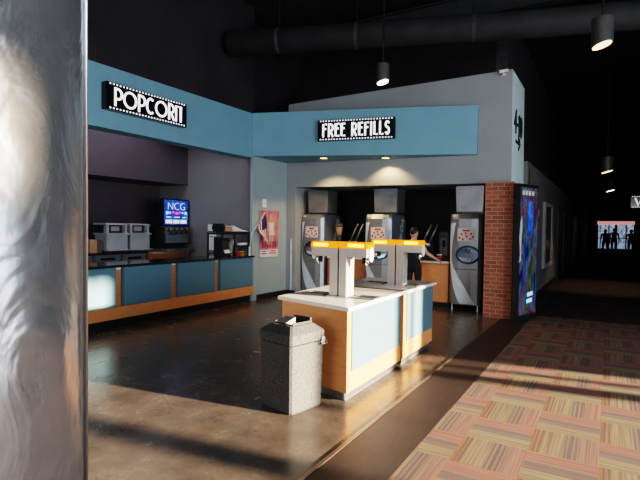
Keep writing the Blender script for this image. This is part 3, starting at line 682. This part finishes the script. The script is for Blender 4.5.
def hopper(label, x):
    t = thing('ice_hopper', label, 'hopper', (x, 9.78, 1.952), 0, 'ice hoppers on the drink machines')
    obj('hopper_box', hull8(BM(), [(.02, .02, .03), (.54, .02, .03), (.54, .5, .03), (.02, .5, .03)], [(0, 0, .558), (.56, 0, .558), (.56, .5, .558), (0, .5, .558)]), 'steeld', t, bevel=.01)
    obj('hopper_collar', BX(.0, .56, 0, .52, 0, .04), 'blk', t); k_ = obj('hopper_lock', lathe(BM(), [(.02, 0), (.015, .015)], 12), 'chrome', t)
    k_.rotation_euler = (PI / 2, 0, 0); k_.location = (.1, .03, .1)
    return t
h1 = hopper('dull steel ice hopper on the left drink machine', -6.24)
dup(h1, (-4.5, 9.78, 1.952), 0, 'dull steel ice hopper on the middle drink machine')
dup(h1, (-2.68, 9.78, 1.952), 0, 'dull steel ice hopper on the right drink machine beside brick')
def cab(label, x0, x1):
    t = thing('cup_cabinet', label, 'cabinet', (x0, 9.88, 0)); W = x1 - x0
    obj('cabinet_body', BX(0, W, .02, .9, .1, .92), 'brown', t); obj('worktop', BX(-.005, W + .005, -.02, .92, .92, .955), 'top', t, bevel=.005); obj('toe_kick', BX(0, W, .07, .9, 0, .1), 'toe', t)
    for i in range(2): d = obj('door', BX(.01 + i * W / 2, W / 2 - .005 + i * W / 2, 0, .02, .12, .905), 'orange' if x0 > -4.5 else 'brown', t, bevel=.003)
    return t
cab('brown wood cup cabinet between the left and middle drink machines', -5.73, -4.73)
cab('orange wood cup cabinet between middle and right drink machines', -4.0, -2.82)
t = thing('cup_stack', 'stack of brown and cream paper cups beside the left drink machine', 'cups', (-5.56, 10.15, .955))
obj('cup_sleeve', lathe(BM(), [(.07, 0), (.07, .45), (.075, .5)], 16), 'blk', t, smooth=True)
obj('cup_wall', lathe(BM(), [(.06, .5), (.085, .72)], 18), 'card', t, smooth=True); obj('cup_lids', lathe(BM(), [(.088, .7), (.09, .74), (.08, .79), (.06, .8)], 18), 'cardd', t, smooth=True)
def straw(label, x, y):
    t = thing('lid_dispenser', label, 'dispenser', (x, y, .955), 0, 'slanted lid tube dispensers')
    obj('base', BX(-.16, .2, -.1, .14, 0, .06), 'blk', t, bevel=.01); obj('stand', hull8(BM(), [(-.1, -.04, .06), (.12, -.04, .06), (.12, .1, .06), (-.1, .1, .06)], [(-.12, -.02, .42), (.1, -.02, .42), (.1, .08, .42), (-.12, .08, .42)]), 'blk', t)
    for dx in (-.07, .07):
        tb = obj('tube', tube(BM(), [(dx - .06, -.06, .33), (dx + .14, -.02, .78)], .022), 'steeld', t, smooth=True)
        obj('tube_cup', lathe(BM(), [(.05, .0), (.065, .03), (.05, .07)], 14, (dx - .06, -.06, .3)), 'steel', tb, smooth=True)
    return t
s1 = straw('slanted double tube lid dispenser on the left cup cabinet', -5.12, 10.15)
dup(s1, (-3.35, 10.15, .955), 0, 'slanted double tube lid dispenser on the right cup cabinet above the maroon cup')
t = thing('napkin_dispenser', 'dark napkin dispenser with pale rounded face beside right drink machine', 'dispenser', (-3.02, 10.15, .955))
obj('case', BX(-.11, .11, 0, .2, 0, .62), 'blk', t, bevel=.02); obj('face_plate', plate(BM(), rrect(-.07, .09, .12, .5, .04), -.015, .01), 'can', t); obj('napkin_slot', BX(-.01, .04, -.02, -.012, .3, .44), 'gloss', t)

# ================================================================== PEOPLE
def skin_body(nm, V, E, root, parent, mats, pick):
    bm = BM(); vs = [bm.verts.new(p) for p, r in V]
    for a, b in E: bm.edges.new((vs[a], vs[b]))
    me = bpy.data.meshes.new(nm); bm.to_mesh(me); bm.free()
    o = bpy.data.objects.new(nm, me); COL.objects.link(o)
    md = o.modifiers.new('s', 'SKIN'); md.use_smooth_shade = True
    for i, (p, r) in enumerate(V):
        sv = me.skin_vertices[0].data[i]; sv.radius = r if isinstance(r, tuple) else (r, r); sv.use_root = (i == root)
    o.modifiers.new('u', 'SUBSURF').levels = 2
    bpy.context.view_layer.update()
    m2 = bpy.data.meshes.new_from_object(o.evaluated_get(bpy.context.evaluated_depsgraph_get()))
    bpy.data.objects.remove(o); m2.name = nm
    m2.materials.clear()
    for k in mats: m2.materials.append(M[k])
    for p in m2.polygons: p.material_index = pick(p.center); p.use_smooth = True
    o = bpy.data.objects.new(nm, m2); COL.objects.link(o); o.parent = parent; return o
def person(label, loc, rz, k, arms, legs, tops=('bcloth', 'dcloth'), sleeves=.1, hair='hair', wide=1.0):
    """facing +y; arms = {side: (elbow, wrist)} relative to the shoulder, metres at 1.7 m"""
    t = thing('person', label, 'person', loc, rz); t.scale = (k * wide, k * wide, k)
    V = [((0, 0, .93), (.15, .11)), ((0, .0, 1.1), (.13, .095)), ((0, .0, 1.28), (.16, .105)), ((0, -.01, 1.41), (.13, .08)), ((0, 0, 1.48), (.05, .052)), ((0, .015, 1.55), (.07, .085)), ((0, .02, 1.63), (.086, .104)), ((0, .01, 1.70), (.062, .078))]
    E = [(0, 1), (1, 2), (2, 3), (3, 4), (4, 5), (5, 6), (6, 7)]
    hands = []
    for sx in (-1, 1):
        el, wr = arms[sx]; sh = Vector((sx * .19, -.01, 1.385)); e = sh + Vector(el); w = sh + Vector(wr); d = (w - e).normalized()
        i = len(V); V += [(tuple(sh), .058), (tuple(sh.lerp(e, .5)), .047), (tuple(e), .04), (tuple(e.lerp(w, .4)), .041), (tuple(w), .026), (tuple(w + d * .05), (.035, .02)), (tuple(w + d * .095), (.034, .016))]
        E += [(3, i)] + [(i + j, i + j + 1) for j in range(6)]; hands.append((w, d, sx, e))
    for sx in (-1, 1):
        fy, ky = legs[sx]
        i = len(V); V += [((sx * .095, 0, .86), .095), ((sx * .1, ky * .6, .68), .078), ((sx * .1, ky, .49), .056), ((sx * .1, ky * .4 + fy * .6, .32), .056), ((sx * .1, fy, .09), .036), ((sx * .105, fy + .06, .045), (.04, .036)), ((sx * .115, fy + .17, .035), (.042, .028))]
        E += [(0, i)] + [(i + j, i + j + 1) for j in range(6)]
    def pick(c):
        if c.z < .075: return 3
        if c.z < .95: return 2
        if c.z > 1.465: return 0
        for w, d, sx, e in hands:
            v = c - e
            if c.x * sx > .17 and v.dot(d) > -.02 - sleeves and (c - w).length < (e - w).length + .12: return 0
        return 1
    b = skin_body('body', V, E, 0, t, ['skin', tops[0], tops[1], 'shoe'], pick)
    # fingers
    bm = BM()
    for w, d, sx, e in hands:
        side = d.cross(Vector((0, 0, 1))); side = side.normalized() if side.length > .1 else Vector((0, 1, 0)); nrm = side.cross(d)
        for q, (o_, L) in enumerate(((-.027, .07), (-.009, .08), (.009, .075), (.027, .058))):
            p = w + d * .085 + side * o_
            tube(bm, [p, p + d * L * .5 - nrm * .006, p + d * L * .8 - nrm * .028, p + d * L * .75 - nrm * .05], [.0095, .009, .008, .006], 6)
        p = w + d * .035 - side * .03
        tube(bm, [p, p - side * .025 + d * .03, p - side * .022 + d * .06 - nrm * .02], [.011, .01, .007], 6)
    obj('fingers', bm, 'skin', t, smooth=True)
    # face and hair
    bm = BM(); lathe(bm, [(.004, -.012), (.013, 0), (.004, .02)], 8, (0, .115, 1.585))
    for sx in (-1, 1): bmesh.ops.create_uvsphere(bm, u_segments=8, v_segments=6, radius=.012, matrix=Matrix.Translation((sx * .03, .1, 1.612))); tube(bm, [(sx * .078, .01, 1.62), (sx * .088, -.004, 1.605), (sx * .08, 0, 1.575)], .011, 6)
    obj('face_features', bm, 'skin', t, smooth=True)
    bm = BM(); bmesh.ops.create_uvsphere(bm, u_segments=18, v_segments=12, radius=.09, matrix=Matrix.Translation((0, -.004, 1.65)) @ Matrix.Diagonal((.92, 1.08, 1.0, 1)))
    bmesh.ops.delete(bm, geom=[v for v in bm.verts if v.co.z < 1.64 - max(0, -(v.co.y)) * 1.3 and v.co.y > -.06 or v.co.z < 1.575], context='VERTS')
    obj('hair', bm, hair, t, smooth=True)
    return t
dn = {-1: ((-.05, -.03, -.28), (-.05, .06, -.52)), 1: ((.05, -.03, -.28), (.05, .06, -.52))}
person('person in black with back turned, filling a maroon cup at the alcove', (-3.40, 9.38, 0), -.1, .96,
       {-1: ((-.05, .02, -.28), (.02, .2, -.30)), 1: ((.09, .06, -.19), (.24, .19, -.31))}, {-1: (0, .01), 1: (.03, .03)}, ('bcloth', 'bcloth'))
t = thing('paper_cup', 'maroon paper cup held by the person in black', 'cup', (-2.98, 9.74, .96))
obj('cup_wall', lathe(BM(), [(.035, 0), (.05, .14), (.052, .145)], 16), 'maroon', t, smooth=True); obj('cup_rim', lathe(BM(), [(.053, .145), (.053, .155), (.04, .155)], 16), 'white', t)
person('dark figure on the left of the far glass doors', (-.18, 38.5, 0), .2, 1.0, dn, {-1: (.12, .08), 1: (-.12, .02)}, ('dcloth', 'dcloth'), wide=1.18)
person('dark figure between the other two at the far glass doors', (.34, 39.5, 0), -.1, 1.04, dn, {-1: (-.1, .02), 1: (.14, .09)}, ('bcloth', 'dcloth'), wide=1.15)
person('dark figure on the right of the far glass doors near the W sign', (1.28, 37.5, 0), 2.9, 1.0, {-1: dn[-1], 1: ((.06, .0, -.27), (.0, .22, -.25))}, {-1: (.12, .08), 1: (-.12, .02)}, ('dcloth', 'dcloth'), wide=1.2)

# ================================================================== CORRIDOR SIDE
ca = math.atan2(9.85 - 9.13, -1.13 + 1.37)
t = thing('poster_lightbox', 'tall black framed lightbox with a neon coloured film poster beside the brick pillar', 'lightbox', (-1.37, 9.13, 0), ca)
LL, HH = .74, 2.47
obj('lightbox_case', BX(0, LL, 0, .1, 0, HH), 'blk', t, bevel=.008)
p = obj('lit_print', BX(.05, LL - .04, -.006, .002, .1, HH - .06), 'neon', t)
p.data.materials[0] = M['neon']
bm = BM()
for i in range(4): box(bm, .1 + i * .12, .18 + i * .12, -.009, -.005, HH - .2, HH - .12)
obj('print_top_marks', bm, 'paper', t)
obj('print_blue_panel', plate(BM(), ell(.42, 1.85, .1, .34, 20), -.0085, -.005), 'screen', t)
bm = BM()
for z, x0 in ((.3, .34), (.42, .36)): plate(bm, [(x0, z), (x0 + .2, z + .02), (x0 + .2, z + .09), (x0, z + .07)], -.009, -.005)
obj('print_base_marks', bm, 'cyan', t)
obj('side_graphic', plate(BM(), [(.02, 1.05), (.06, 1.2), (.02, 1.5), (.05, 1.8), (.1, 1.9), (.12, 1.7), (.08, 1.3), (.1, 1.1)], -.009, -.005), 'swoosh', t)
# wall-hung frame
t = thing('framed_poster', 'tall pale framed dark poster on the corridor wall', 'poster', (-1.5, 13.9, .62), PI / 2)
obj('frame', box(box(box(box(BM(), 0, 2.2, -.06, 0, 0, .1), 0, 2.2, -.06, 0, 1.66, 1.76), 0, .34, -.06, 0, .1, 1.66), 1.86, 2.2, -.06, 0, .1, 1.66), 'grey', t)
obj('dark_print', BX(.34, 1.86, -.03, 0, .1, 1.66), 'door', t)
obj('print_patch', BX(.6, 1.5, -.034, -.029, .5, .75), 'card', t)
tag(obj('wall_placard', BX(-.02, 0, -.1, .1, -.09, .09), 'white', bevel=.004, loc=(-1.48, 12.85, 2.06)), 'small white placard on corridor wall beside the poster frame', 'placard')

# ================================================================== CEILING FITTINGS
def pendant(label, loc, r, h, face, drop):
    t = thing('pendant_light', label, 'light', loc)
    n = 24
    bm = rings(BM(), [[(r * math.cos(2 * PI * i / n), r * math.sin(2 * PI * i / n), z + (.28 * r * math.cos(2 * PI * i / n) if z == 0 else 0)) for i in range(n)] for z in (0, h)])
    obj('can', bm, 'can', t, smooth=False)
    obj('lamp_face', rings(BM(), [[(.86 * r * math.cos(2 * PI * i / n), .86 * r * math.sin(2 * PI * i / n), z + .24 * r * math.cos(2 * PI * i / n)) for i in range(n)] for z in (-.012, .0)]), face, t)
    obj('stem', tube(BM(), [(0, 0, h), (0, 0, 6.4 - loc[2])], .015), 'blk', t)
    obj('stem_cap', lathe(BM(), [(.06, 0), (.03, .03)], 12, (0, 0, h)), 'can', t)
    return t
pendant('grey can pendant with warm lamp at the upper right, nearest of the pendants', (-.14, 7.7, 4.2), .135, .36, 'lamp', 0)
pendant('grey can pendant with pale lamp in front of bulkhead above FREE REFILLS', (-3.37, 7.63, 4.14), .11, .3, 'lampw', 0)
pendant('grey can pendant with warm lamp over the corridor, below the nearest one', (-.08, 16.3, 3.36), .16, .42, 'lamp', 0)
pendant('grey can pendant with pale lamp farthest along the corridor', (.02, 24.0, 3.35), .17, .4, 'lampw', 0)
def downlight(label, loc):
    t = thing('downlight', label, 'light', loc, 0, 'recessed lights under the fascia')
    obj('trim_ring', lathe(BM(), [(.1, -.012), (.1, .0)], 20), 'can', t); obj('lens', lathe(BM(), [(.075, -.016), (.08, -.01)], 20), 'lamp', t)
    return t
downlight('recessed warm downlight under the blue fascia below F of the sign', (-5.3, 8.93, 3.145))
downlight('brighter recessed warm downlight under the fascia right of the sign', (-4.02, 9.3, 3.115))
bm = BM(); tube(bm, [(-6.6, 7.4, 5.3), (-1.6, 9.2, 5.3), (5.5, 11.4, 5.3)], .24, 18)
t = thing('air_duct', 'long dark round air duct under the black ceiling', 'duct', (0, 0, 0)); obj('duct_pipe', bm, 'duct', t, smooth=True)
for k in (.12, .3, .55):
    p = Vector((-6.6, 7.4, 5.3)).lerp(Vector((-1.6, 9.2, 5.3)), k * 1.6)
    obj('duct_band', tube(BM(), [p - Vector((.03, .0096, 0)), p + Vector((.03, .0096, 0))], .25, 18), 'pilaster', t); obj('duct_hanger', tube(BM(), [p + Vector((0, 0, .3)), p + Vector((0, 0, 1.1))], .012), 'blk', t)
t = thing('ceiling_beam', 'dark steel beam crossing under the ceiling behind the duct', 'beam', (-6.9, 9.6, 5.75)); obj('beam_web', BX(0, 13, 0, .03, 0, .4), 'duct', t); obj('beam_flange', box(BX(0, 13, -.1, .13, -.02, 0), 0, 13, -.1, .13, .4, .42), 'duct', t)
t = thing('security_camera', 'small white security camera on top right corner of the bulkhead', 'camera', (-1.75, 9.5, 4.54))
obj('mount', lathe(BM(), [(.04, 0), (.04, .015), (.015, .03), (.015, .09)], 12, (0, .0, -.02)), 'white', t); obj('camera_body', tube(BM(), [(.07, .02, .07), (-.07, -.1, .03)], [.035, .03], 12), 'white', t, smooth=True); obj('lens', tube(BM(), [(-.07, -.1, .03), (-.078, -.107, .028)], .02, 10), 'gloss', t)

# ================================================================== LIGHT
def light(nm, kind, loc, energy, col, **k):
    L = bpy.data.lights.new(nm, kind); L.energy = energy; L.color = col
    for a, b in k.items():
        if a != 'look': setattr(L, a, b)
    o = bpy.data.objects.new(nm, L); COL.objects.link(o); o.location = loc
    if 'look' in k: o.rotation_euler = (Vector(k['look']) - Vector(loc)).to_track_quat('-Z', 'Y').to_euler()
    return o
az, el = math.radians(9), math.radians(8.2)
sd = Vector((math.cos(el) * math.cos(az), math.cos(el) * math.sin(az), math.sin(el)))
s = light('sun', 'SUN', (10, 2, 3), 38, (1, .80, .57), angle=math.radians(1.3)); s.rotation_euler = (-sd).to_track_quat('-Z', 'Y').to_euler()
light('window_daylight', 'AREA', (5.85, 3.2, 1.9), 560, (.80, .9, 1.0), shape='RECTANGLE', size=7, size_y=3, look=(-6, 4.4, 2.6))
light('front_fill', 'AREA', (-1.5, -7.6, 3.0), 440, (.86, .92, 1.0), shape='RECTANGLE', size=9, size_y=3.6, look=(-3, 9, 2.9))  # added fill lamp; the front wall behind it has no window
for x, y, z, e in ((-5.3, 8.97, 3.1, 75), (-4.02, 9.3, 3.07, 45)):
    light('downlight_beam', 'SPOT', (x, y, z), e, (1, .68, .33), spot_size=math.radians(128), spot_blend=.45, shadow_soft_size=.05, look=(x, y + .12, 0))
for x, y, z, e in ((-.14, 7.7, 4.12, 40), (-3.37, 7.63, 4.05, 40), (-.08, 16.3, 3.28, 130)):
    light('pendant_beam', 'SPOT', (x, y, z), e, (1, .75, .5), spot_size=math.radians(80), spot_blend=.6, shadow_soft_size=.08, look=(x, y, 0))
light('bay_light', 'AREA', (-8.0, 5.5, 3.9), 30, (.9, .88, 1), shape='RECTANGLE', size=1.2, size_y=4, look=(-8.0, 5.5, 0))
w = bpy.data.worlds.new('World'); SC.world = w; w.use_nodes = True
w.node_tree.nodes['Background'].inputs[0].default_value = (.5, .6, .75, 1); w.node_tree.nodes['Background'].inputs[1].default_value = .35

# ================================================================== CAMERA
cam = bpy.data.cameras.new('camera'); co = bpy.data.objects.new('camera', cam); COL.objects.link(co); SC.camera = co
cam.sensor_width = 36; cam.lens = 480 / 640 * 36; cam.clip_start = .05
yaw, pit, rol = map(math.radians, (31.0, 1.55, .7))
F0 = Vector((-math.sin(yaw), math.cos(yaw), 0)); Rr = Vector((math.cos(yaw), math.sin(yaw), 0)); Zz = Vector((0, 0, 1))
Fw = F0 * math.cos(pit) - Zz * math.sin(pit); Up = Zz * math.cos(pit) + F0 * math.sin(pit)
R2 = Rr * math.cos(rol) + Up * math.sin(rol); U2 = -Rr * math.sin(rol) + Up * math.cos(rol)
mw = Matrix((R2, U2, -Fw)).transposed().to_4x4(); mw.translation = (0, 0, 1.65); co.matrix_world = mw
SC.view_settings.view_transform = 'Filmic'; SC.view_settings.look = 'High Contrast'; SC.view_settings.exposure = .56
